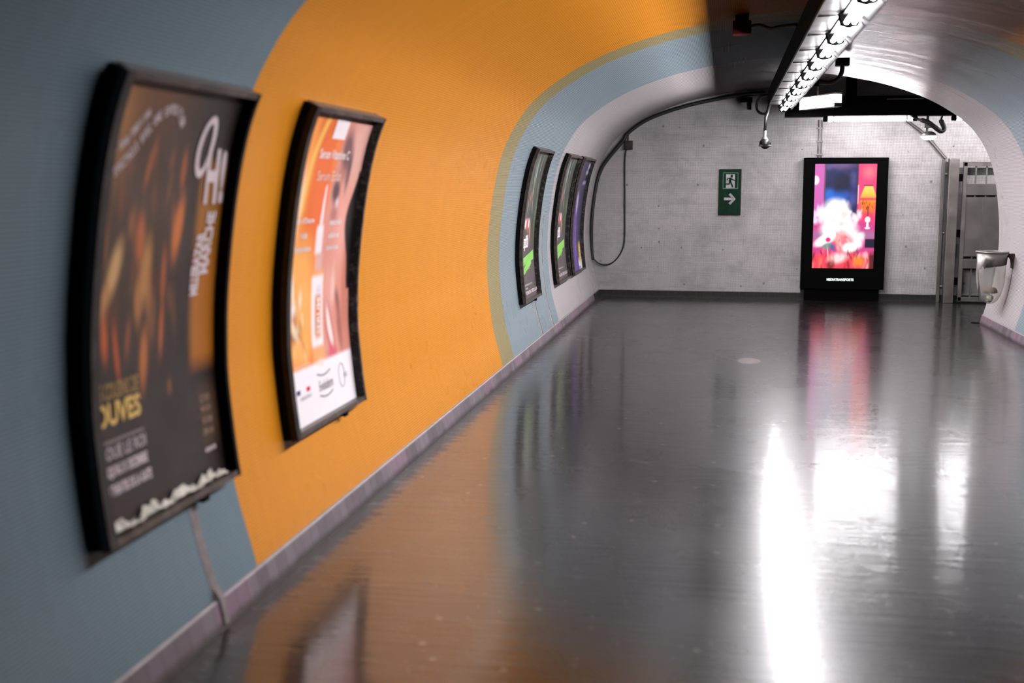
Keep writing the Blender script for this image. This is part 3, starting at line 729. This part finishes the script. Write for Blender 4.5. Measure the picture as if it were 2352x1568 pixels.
# the flexible conduit that loops out of the strip light on the right
def arc(c, r, a0, a1, n, f): return [f(c[0]+r*math.cos(a0+(a1-a0)*i/n), c[1]+r*math.sin(a0+(a1-a0)*i/n)) for i in range(n+1)]
root = empty('cable_conduit', (1.08, 12.3, 2.85), 'black conduit loop with two boxes right of the strip light', 'conduit')
path = [(1.10, 12.3, 2.80), (1.105, 12.3, 2.74), (1.09, 12.3, 2.68), (1.05, 12.3, 2.632), (.99, 12.3, 2.61), (.92, 12.3, 2.615), (.875, 12.3, 2.632)]
def smooth_path(p, n=6):
    P = np.array(p, float); Q = np.vstack([2*P[0]-P[1], P, 2*P[-1]-P[-2]]); out = []
    for i in range(1, len(Q)-2):
        a, b, c, d = Q[i-1:i+3]
        for t in np.arange(n)/n: out.append(.5*((2*b)+(-a+c)*t+(2*a-5*b+4*c-d)*t*t+(-a+3*b-3*c+d)*t**3))
    out.append(P[-1]); return [tuple(x) for x in out]
MB().tube(smooth_path(path), .022, 10).build('hose', m_rubber, root)
MB().box(1.04, 1.17, 12.24, 12.36, 2.77, 2.845).build('upper_box', m_matblack, root, .004)
MB().box(.825, .885, 12.26, 12.34, 2.575, 2.665).build('lower_box', m_matblack, root, .004)

# luminous box sign hung on a rod
rt = empty('light_box', (1.015, 14.2, 2.57), 'small white glowing light box hung on a rod beside the strip light', 'lamp')
ang = math.atan2(13.9-14.5, 1.14-.79); L = math.hypot(.35, .6)
Mx = Matrix.Translation((.868, 14.5, 2.50)) @ Matrix.Rotation(ang, 4, 'Z')
mb = MB(); mb.box(0, L, -.05, .05, -.025, .018, Mx); mb.build('base', m_black, rt)
MB().box(.005, L-.005, -.048, .048, .018, .115, Mx).build('diffuser', m_box, rt)
mb = MB(); 
for t in (.05, .3, .6, .95): mb.tube([Mx @ Vector((L*t, -.05, .118)), Mx @ Vector((L*t, .05, .118))], .004, 6)
for q_ in (-.05, 0, .05): mb.tube([Mx @ Vector((0, q_, .12)), Mx @ Vector((L, q_, .135))], .004, 6)
mb.build('wire_cage', m_brown, rt)
MB().tube([(1.015, 14.2, 2.60), (1.0, 14.2, 2.88)], .007, 8).build('rod', m_brown, rt)

# ------------------------------------------------------------------ the cross light over the passage
BX = empty('cross_light', (2.5, 16.05, 2.6), 'black beam with bright fluorescent tubes crossing in front of the end wall', 'ceiling light')
MB().box(.74, 7.6, 15.94, 16.22, 2.485, 2.735).build('housing', m_matblack, BX, .006)
for x0, x1 in ((1.25, 2.36), (2.84, 3.95), (4.43, 5.54), (6.02, 7.13)):
    t = MB().tube([(x0+.03, 15.99, 2.447), (x1-.03, 15.99, 2.447)], .03, 14).build('fluorescent_tube', m_tube2, BX)
    for xx in (x0, x1):
        MB().tube([(xx-.03, 15.99, 2.447), (xx+.03, 15.99, 2.447)], .032, 12).build('end_cap', m_matblack, t)
        MB().box(xx-.02, xx+.02, 15.965, 16.015, 2.44, 2.49).build('lamp_holder', m_matblack, BX)
    for xx in (x0+.10, x1-.10): MB().tube([(xx-.008, 15.99, 2.447), (xx+.008, 15.99, 2.447)], .0335, 14).build('clip_ring', m_matblack, t)
MB().box(1.50, 1.63, 16.0, 16.12, 2.73, 3.02).build('hanger', m_matblack, BX)
MB().box(2.0, 2.45, 15.935, 15.94, 2.688, 2.694).build('edge_strip', m_steel2, BX)

# round lamp that hangs under the beam
rt = empty('round_lamp', (2.52, 16.0, 2.35), 'small round lamp with pale glowing bowl hanging under the black beam', 'lamp')
MB().box(2.475, 2.565, 15.95, 16.05, 2.325, 2.40).build('junction_box', m_grey, rt, .005)
MB().tube([(2.52, 16, 2.485), (2.52, 16, 2.28)], .016, 8).build('stem', m_steel2, rt)
MB().lathe([(.02, .06), (.06, .05), (.095, .02), (.1, 0), (.09, 0)], (2.54, 16, 2.225)).build('shade', m_steel2, rt)
MB().lathe([(.097, 0), (.092, -.02), (.07, -.038), (.035, -.047), (.001, -.05)], (2.54, 16, 2.225)).build('bowl', m_dome, rt)
tag(MB().tube(smooth_path([(2.30, 15.97, 2.485), (2.38, 15.96, 2.44), (2.50, 15.92, 2.40), (2.60, 15.92, 2.33), (2.68, 15.95, 2.28), (2.72, 15.97, 2.32), (2.68, 15.97, 2.42), (2.70, 15.98, 2.49)]), [.016]*9+[.030]*28+[.012]*6, 8).build('hanging_cable', m_rubber),
    'black cable drooping under the beam beside the round lamp', 'cable')

# ------------------------------------------------------------------ security camera at the end of the strip light
rt = empty('security_camera', (.475, 15.5, 2.3), 'bell-shaped security camera on a stem below the end of the strip light', 'security camera')
MB().tube([(.52, 15.62, 2.62), (.475, 15.5, 2.45), (.468, 15.5, 2.24)], .02, 10).build('stem', m_black, rt)
MB().lathe([(.001, .11), (.022, .105), (.026, .03), (.045, .0)], (.468, 15.5, 2.18)).build('neck', m_steel, rt)
MB().lathe([(.001, .002), (.045, 0), (.07, -.03), (.078, -.075), (.001, -.075)], (.475, 15.5, 2.18)).build('hood', m_black, rt)
MB().lathe([(.076, -.07), (.08, -.075), (.08, -.092), (.07, -.095), (.001, -.095)], (.475, 15.5, 2.18)).build('rim', m_steel, rt)
MB().lathe([(.062, .0), (.05, .03), (.03, .046), (.001, .052)], (0, 0, 0), 20).build('lens_window', m_black, rt).matrix_local = Matrix.Translation((0, -.032, -.185)) @ Matrix.Rotation(PI/2, 4, 'X')

# wiring on the left of the end wall
arcp = [(-1.875, 16.955, .53), (-1.895, 16.955, .75), (-1.89, 16.955, 1.18), (-1.83, 16.955, 1.62), (-1.765, 16.955, 1.82), (-1.67, 16.955, 1.97), (-1.45, 16.955, 2.235), (-1.39, 16.955, 2.33), (-1.09, 16.955, 2.53), (-.58, 16.955, 2.70), (.03, 16.955, 2.82), (.5, 16.955, 2.87)]
tag(MB().tube(smooth_path(arcp), .026, 10).build('power_cable', m_rubber), 'thick black cable following the arch edge of the end wall', 'cable')
rt = empty('junction_box', (-1.375, 16.97, 2.165), 'small dark junction box on the left of the end wall with thin cable', 'junction box')
MB().box(-1.43, -1.32, 16.93, 17.0, 2.10, 2.225).build('box', m_brown, rt, .006)
MB().tube([(-1.39, 16.96, 2.22), (-1.385, 16.96, 2.33)], .01, 8).build('pipe', m_black, rt)
tag(MB().tube(smooth_path([(-1.41, 16.985, 2.11), (-1.43, 16.985, 1.95), (-1.425, 16.985, 1.4), (-1.42, 16.985, .85), (-1.46, 16.985, .66), (-1.55, 16.98, .525), (-1.66, 16.975, .462), (-1.78, 16.97, .475), (-1.865, 16.96, .545)]), .010, 8).build('thin_cable', m_rubber), 'thin black cable looping down the end wall from the junction box', 'cable')
tag(MB().tube(smooth_path([(.52, 16.2, 2.78), (.42, 16.25, 2.76), (.375, 16.3, 2.68), (.39, 16.25, 2.58), (.46, 16.1, 2.53), (.54, 15.9, 2.54)]), .018, 8).build('hose_loop', m_rubber), 'black hose loop left of the far end of the strip light', 'hose')
tag(MB().box(.17, .33, 16.86, 16.98, 2.74, 2.80).box(.28, .32, 16.9, 16.98, 2.64, 2.76).build('wall_bracket', m_matblack), 'small black bracket high on the end wall near the hose loop', 'bracket')

# ------------------------------------------------------------------ exit sign
rt = empty('exit_sign', (.055, 17, 1.5), 'green emergency exit sign with white running figure and right arrow on end wall', 'sign')
X0, X1, ZA, ZB = -.10, .208, 1.184, 1.822; YS = 16.972
MB().box(X0, X1, YS, 17.0, ZA, ZB).build('panel', m_green, rt, .003)
def sp(u, v, d=.0): return (X0+u*(X1-X0), YS-d, ZA+v*(ZB-ZA))
def flat(mb, pts, d, mi=0): mb.prism([sp(u, v, 0) for u, v in pts], (0, -d, 0), mi)
def pxs(x, y): return ((x-135)/(845-135), 1-(y-95)/(1480-95))
mb = MB()
for a in (((255, 195), (745, 195), (745, 215), (255, 215)), ((255, 670), (745, 670), (745, 690), (255, 690)), ((255, 215), (275, 215), (275, 670), (255, 670)), ((725, 215), (745, 215), (745, 670), (725, 670))):
    flat(mb, [pxs(*p) for p in a], .0015)
mb.build('pictogram_border', m_signline, rt)
mb = MB(); flat(mb, [pxs(*p) for p in ((355, 245), (640, 245), (640, 670), (355, 670))], .0015); mb.build('doorway_panel', m_signw, rt)
mb = MB()
def fst(pts, w, d=.003):
    v, f = stroke([pxs(*p) for p in pts], w)
    asp = (X1-X0)/(ZB-ZA)
    P = np.array([pxs(*p) for p in pts]); P[:, 0] *= asp
    v, f = stroke(P, w); v[:, 0] /= asp
    n = len(pts); order = [2*i for i in range(n)]+[2*i+1 for i in range(n-1, -1, -1)]
    flat(mb, [tuple(v[i]) for i in order], d)
fst([(535, 300-38), (535, 300+48)], .048); fst([(470, 370), (500, 400), (480, 470)], .055); fst([(500, 375), (420, 365), (385, 430)], .026); fst([(520, 375), (580, 420), (640, 435)], .026)
fst([(480, 450), (455, 545), (330, 545)], .034); fst([(490, 450), (530, 540), (575, 640)], .034)
mb.build('running_figure', m_green, rt)
mb = MB(); fst([(305, 995), (600, 995)], .055); fst([(480, 845), (635, 997), (480, 1150)], .055); mb.build('arrow', m_signw, rt)

# ------------------------------------------------------------------ digital display
DX0, DX1, DZ0, DZ1, DY = 1.052, 2.172, .165, 1.975, 16.83
rt = empty('digital_display', ((DX0+DX1)/2, 16.95, DZ0), 'tall black digital display glowing with a red and white picture on end wall', 'display screen')
MB().box(DX0, DX1, DY, 16.98, DZ0, DZ1).build('casing', m_matblack, rt, .008)
MB().box(DX0+.06, DX1-.06, DY+.03, 16.98, .0, DZ0+.01).build('plinth', m_matblack, rt)
SX0, SX1, SZ0, SZ1 = 1.200, 2.020, .458, 1.888
def paint_screen(u, v):
    A = .82/1.43
    p = Paint(u, v, (196, 60, 130))
    p.rect(-.1, .45, .17, 1.1, (196, 92, 170), .03); p.rect(.70, .45, 1.1, 1.1, (232, 62, 116), .03); p.blob(.88, .92, .1, .06, (255, 130, 130), 0, 1.4, .7, 1.74)
    p.rect(.17, .42, .70, 1.1, (20, 30, 84), .03)
    p.streaks(26, .2, .68, .6, 1.0, .05, .05, [(14, 40, 110), (60, 60, 130), (8, 14, 50), (90, 84, 150), (10, 20, 60)], 0, .7, 31, 60)
    p.blob(.44, .82, .16, .14, (6, 10, 40), 0, 1, .8, 1.74); p.blob(.45, 1.0, .2, .05, (120, 90, 140), 0, 1.2, .7, 1.74)
    p.blob(.25, .70, .09, .07, (30, 110, 210), 20, 1, .8, 1.74); p.blob(.40, .68, .18, .06, (20, 100, 210), 0, 1.2, .7, 1.74)
    p.rect(.155, .5, .18, 1.1, (90, 60, 70), .01, .8); p.rect(.69, .5, .71, 1.1, (60, 36, 50), .01, .8); p.rect(.705, .62, .72, .80, (255, 220, 220), .01, .7)
    p.blob(.02, .845, .055, .045, (226, 214, 246), 0, .3, 1, 1.74)
    # table lamp
    p.blob(.88, .60, .14, .10, (255, 120, 20), 0, .8, .95, 1.74); p.blob(.88, .50, .11, .06, (222, 50, 90), 0, 1, .9, 1.74)
    for t in np.linspace(0, 1, 12): p.rect(.88-.065-.075*t, .79-.115*t-.012, .88+.065+.075*t, .79-.115*t, (255, 214-60*t*t, 90-40*t), .012)
    p.rect(.735, .655, 1.03, .678, (230, 60, 90), .012); p.rect(.745, .635, 1.02, .655, (255, 140, 30), .012); p.rect(.80, .79, .95, .80, (70, 30, 40), .008)
    p.streaks(12, .78, 1.0, .57, .64, .012, .02, [(60, 24, 20), (90, 40, 24)], 0, .9, 8, 40); p.rect(.872, .50, .888, .60, (80, 40, 40), .008)
    p.blob(.88, .47, .045, .03, (250, 226, 240), 0, .4, 1, 1.74); p.blob(.88, .42, .02, .03, (250, 226, 240), 0, .4, 1, 1.74); p.blob(.88, .39, .045, .012, (250, 226, 240), 0, .4, 1, 1.74)
    # flowers and sofa
    p.streaks(30, .0, .30, .46, .58, .05, .03, [(240, 232, 255), (200, 190, 236), (90, 110, 120), (230, 216, 250)], 0, .9, 5, 90)
    p.streaks(12, .58, .76, .46, .55, .045, .025, [(255, 236, 246), (236, 196, 220), (250, 220, 236)], 0, .9, 6, 90)
    p.rect(.0, .28, 1.05, .36, (150, 110, 150), .05, .8); p.rect(.85, .20, 1.05, .285, (8, 16, 44), .012)
    # pale feathery figure in a red gown
    p.blob(.36, .57, .20, .095, (250, 248, 255), 0, .8, 1, 1.74); p.streaks(40, .18, .55, .52, .64, .05, .03, [(255, 255, 255), (226, 226, 246), (240, 236, 250)], 0, .5, 41, 90); p.blob(.48, .50, .12, .10, (255, 250, 250), 0, .5, 1, 1.74)
    p.blob(.42, .375, .29, .10, (250, 244, 248), 0, .6, 1, 1.74); p.streaks(60, .16, .70, .29, .46, .05, .03, [(255, 255, 255), (236, 220, 230), (248, 226, 226), (255, 240, 240)], 0, .55, 42, 90); p.blob(.22, .28, .22, .05, (255, 250, 255), 28, .5, 1, 1.74); p.blob(.66, .27, .15, .09, (252, 240, 244), 20, .7, 1, 1.74); p.streaks(24, .56, .82, .20, .34, .04, .03, [(255, 255, 255), (240, 214, 222)], 0, .6, 43, 90)
    p.blob(.50, .515, .06, .042, (250, 206, 196), 0, .7, .9, 1.74); p.rect(.468, .520, .486, .524, (206, 160, 164), .012, .7); p.rect(.516, .520, .534, .524, (206, 160, 164), .012, .7); p.blob(.46, .43, .05, .025, (255, 196, 190), 30, 1, .8, 1.74)
    p.blob(.47, .33, .09, .05, (250, 176, 176), 10, 1, .8, 1.74); p.blob(.50, .25, .17, .085, (246, 112, 122), 0, .8, .95, 1.74); p.streaks(20, .36, .62, .18, .32, .02, .04, [(255, 150, 150), (226, 80, 96), (255, 190, 186)], 20, .7, 44, 30); p.blob(.25, .275, .045, .025, (236, 20, 110), 0, .6, 1, 1.74)
    p.blob(.24, .215, .09, .035, (96, 140, 132), 12, .9, .9, 1.74); p.blob(.33, .20, .05, .04, (70, 80, 140), 20, .9, .8, 1.74); p.blob(.60, .20, .12, .05, (255, 246, 246), 10, .6, .95, 1.74)
    p.rect(-.1, -.1, 1.1, .14, (232, 64, 84), .06); p.blob(.42, .10, .16, .05, (255, 214, 214), 15, .9, .9, 1.74)
    p.streaks(40, .0, .95, .0, .17, .02, .05, [(250, 120, 120), (190, 24, 40), (255, 190, 180), (255, 96, 60), (120, 8, 20)], 12, .8, 14, 30)
    p.blob(.76, .07, .09, .05, (255, 130, 30), 20, 1, .95, 1.74); p.blob(.86, .13, .05, .03, (255, 170, 180), 0, 1, .8, 1.74); p.rect(.92, -.1, 1.05, .15, (40, 8, 14), .06, .9); p.blob(.30, .03, .07, .05, (90, 4, 14), 0, .9, .8, 1.74)
    return p
sheet('screen', lambda a, b, o: Vector((SX0+a*(SX1-SX0), DY-.002-o, SZ0+b*(SZ1-SZ0))), 0, 1, 130, 220, paint_screen, [], m_screen, rt)
v, f = fit('MEDIATRANSPORTS', 1.405, .283, 1.765, .318, .025)
me = bpy.data.meshes.new('maker_lettering'); me.from_pydata([(a, DY-.002, b) for a, b in v], [], f); me.materials.append(m_text)
o = bpy.data.objects.new('maker_lettering', me); COL.objects.link(o); o.parent = rt; o.matrix_parent_inverse = Matrix.Translation(-rt.location)
tag(o, 'small lit white lettering under the screen')
# pipes that feed the display from above
rt = empty('wall_conduit', (1.265, 16.985, 2.0), 'pair of thin vertical conduits above the digital display', 'conduit')
for x in (1.245, 1.285): MB().tube([(x, 16.985, 1.97), (x+.002, 16.985, 2.49)], .010, 8).build('pipe', m_grey, rt)
for z in (2.02, 2.20, 2.38): MB().box(1.222, 1.308, 16.968, 17.0, z-.01, z+.01).build('clamp', m_grey, rt)
tag(MB().tube(smooth_path([(2.40, 16.975, 2.47), (2.50, 16.975, 2.395), (2.62, 16.975, 2.30), (2.76, 16.975, 2.15), (2.88, 16.975, 2.01), (2.93, 16.975, 1.955)]), .021, 10).build('sloping_conduit', m_steel2), 'grey conduit sloping down the end wall to the gate post', 'conduit')

# ------------------------------------------------------------------ steel gate, folded open against the end wall
rt = empty('steel_gate', (3.3, 16.9, 0), 'stainless steel gate with post folded open against the end wall', 'gate')
MB().box(2.885, 2.925, 16.93, 16.98, 0, 1.945).build('wall_post', m_steel2, rt, .004)
MB().box(2.955, 3.085, 16.80, 16.93, 0, 1.955).build('gate_post', m_steel, rt, .006)
for z in (.22, .95, 1.75): MB().tube([(2.925, 16.94, z), (2.965, 16.93, z)], .018, 8).build('bolt', m_steel2, rt)
for z in (.30, .95, 1.70): MB().box(3.085, 3.15, 16.84, 16.88, z-.05, z+.05).build('hinge', m_matblack, rt)
GX0, GX1, GY0, GY1 = 3.145, 4.35, 16.83, 16.88
mb = MB(); mb.box(GX0, GX0+.05, GY0, GY1, .03, 1.905); mb.box(GX1-.05, GX1, GY0, GY1, .03, 1.905); mb.box(GX0, GX1, GY0, GY1, 1.85, 1.905); mb.box(GX0, GX1, GY0, GY1, .03, .085)
LF = mb.build('leaf', m_steel, rt, .004)
MB().box(GX0+.05, GX1-.05, GY0+.01, GY1-.01, 1.465, 1.62).build('upper_rail', m_steel2, LF, .003)
MB().box(GX0+.05, GX1-.05, GY0+.01, GY1-.01, .475, .605).build('lower_rail', m_steel2, LF, .003)
MB().box(GX0+.05, GX1-.05, GY0+.016, GY0+.024, .64, 1.44).build('panel', m_steel2, LF)
for x in np.arange(GX0+.165, GX1-.08, .137):
    MB().box(x-.01, x+.01, GY0+.026, GY1-.004, .08, 1.855).build('bar', m_steel2, LF)
MB().box(3.41, 3.418, GY0+.012, GY0+.018, .64, 1.44).build('panel_seam', m_steel, LF)

# ------------------------------------------------------------------ bin bag on its hoop
BC = Vector((2.885, 13.62, 0)); ZH = .875
rt = empty('bin_holder', (BC.x, BC.y, .85), 'steel litter bag holder fixed low on the right wall near the gate', 'litter bin')
ring_ = [(BC.x+.165*math.cos(2*PI*k/32), BC.y+.165*math.sin(2*PI*k/32), ZH) for k in range(32)]
MB().tube(ring_, .010, 8, closed=True).build('hoop', m_steel, rt)
bm_ = MB(); n = 40; A, B = [], []
for k in range(n+1):
    a = math.radians(150+ (360-150-(-30))*0) if False else -PI + (PI*1.0)*k/n           # left side round to the right, on the near side
    t = k/n; h = .13+.05*(1-t) + .36*max(0, 1-t/.30)**1.2
    A.append(bm_.bm.verts.new((BC.x+.165*math.cos(a), BC.y+.165*math.sin(a), ZH)))
    kk = .165-.10*h*.35/.4
    B.append(bm_.bm.verts.new((BC.x+kk*math.cos(a)-.0, BC.y+kk*math.sin(a), ZH-h)))
for k in range(n):
    f_ = bm_.bm.faces.new((A[k], A[k+1], B[k+1], B[k])); f_.smooth = True
o = bm_.build('collar', m_steel2, rt); so = o.modifiers.new('thick', 'SOLIDIFY'); so.thickness = .004
MB().tube([(BC.x+.16, BC.y, .845), (3.075, BC.y, .835), (3.10, BC.y, .80), (3.105, BC.y, .73)], [.02, .026, .03, .022], 8).build('wall_bracket', m_brown, rt)
MB().box(3.085, 3.112, BC.y-.03, BC.y+.03, .70, .86).build('mounting_plate', m_brown, rt, .004)
mt, nt, b = new_mat('clear_bag')
out = [n_ for n_ in nt.nodes if n_.type == 'OUTPUT_MATERIAL'][0]
tr = N(nt, 'ShaderNodeBsdfTransparent'); tr.inputs[0].default_value = (.93, .92, .89, 1); mx = N(nt, 'ShaderNodeMixShader'); mx.inputs[0].default_value = .32
b.inputs['Base Color'].default_value = (.74, .72, .68, 1); b.inputs['Roughness'].default_value = .3
nt.links.new(tr.outputs[0], mx.inputs[1]); nt.links.new(b.outputs[0], mx.inputs[2]); nt.links.new(mx.outputs[0], out.inputs[0])
prof = [(.152, .855), (.150, .78), (.152, .66), (.150, .56), (.138, .48), (.112, .40), (.075, .34), (.035, .312), (.004, .305)]
bm_ = MB(); R = []
for (r, z) in prof:
    R.append([bm_.bm.verts.new((BC.x+(r+.006*math.sin(7*a)+.004*math.sin(13*a+z*9))*math.cos(a)*.97, BC.y+(r+.006*math.sin(7*a))*math.sin(a)*.97, z)) for a in [2*PI*k/48 for k in range(48)]])
for i in range(len(R)-1):
    for k in range(48):
        f_ = bm_.bm.faces.new((R[i][k], R[i][(k+1)%48], R[i+1][(k+1)%48], R[i+1][k])); f_.smooth = True
tag(bm_.build('bin_bag', mt), 'clear plastic bin bag with rubbish hanging from the steel hoop', 'bin bag')
def crumple(name, c, r, mat, label, cat, sx=1, sz=1, seed=1):
    bm = bmesh.new(); bmesh.ops.create_icosphere(bm, subdivisions=2, radius=r); rr = np.random.default_rng(seed)
    for v_ in bm.verts:
        k = rr.uniform(.72, 1.12); v_.co = Vector((v_.co.x*k*sx, v_.co.y*k, v_.co.z*k*sz)) + Vector(c)
    me = bpy.data.meshes.new(name); bm.to_mesh(me); bm.free(); me.materials.append(mat); o = bpy.data.objects.new(name, me); COL.objects.link(o); return tag(o, label, cat)
crumple('cardboard_scrap', (BC.x-.01, BC.y-.03, .455), .075, m_card, 'brown crumpled cardboard inside the clear bin bag', 'rubbish', 1.2, .55, 3)
crumple('paper_scrap', (BC.x-.01, BC.y-.03, .37), .045, m_paper, 'white crumpled paper at the bottom of the bin bag', 'rubbish', .9, 1.0, 4)
# drain hole in the floor at the end of the right skirting
tag(MB().lathe([(.001, .001), (.05, .0012), (.056, .003), (.06, .0005)], (2.915, 14.42, 0), 20, sx=1, sy=1.5).build('floor_drain', m_matblack), 'small black drain hole in the floor at the end of the right wall', 'drain')
# alarm casing in the dark part of the vault
rt = empty('alarm_casing', (.09, 9.4, 2.83), 'dark red casing with black cables in the shadowed vault left of the strip light', 'alarm')
MB().box(.02, .16, 9.33, 9.47, 2.74, 2.84).build('casing', m_red, rt, .006)
MB().box(.04, .14, 9.34, 9.46, 2.835, 2.90).build('bracket', m_matblack, rt)
MB().tube(smooth_path([(.15, 9.4, 2.80), (.22, 9.4, 2.81), (.30, 9.38, 2.78), (.38, 9.36, 2.79), (.50, 9.34, 2.80)]), .014, 8).build('cable', m_rubber, rt)
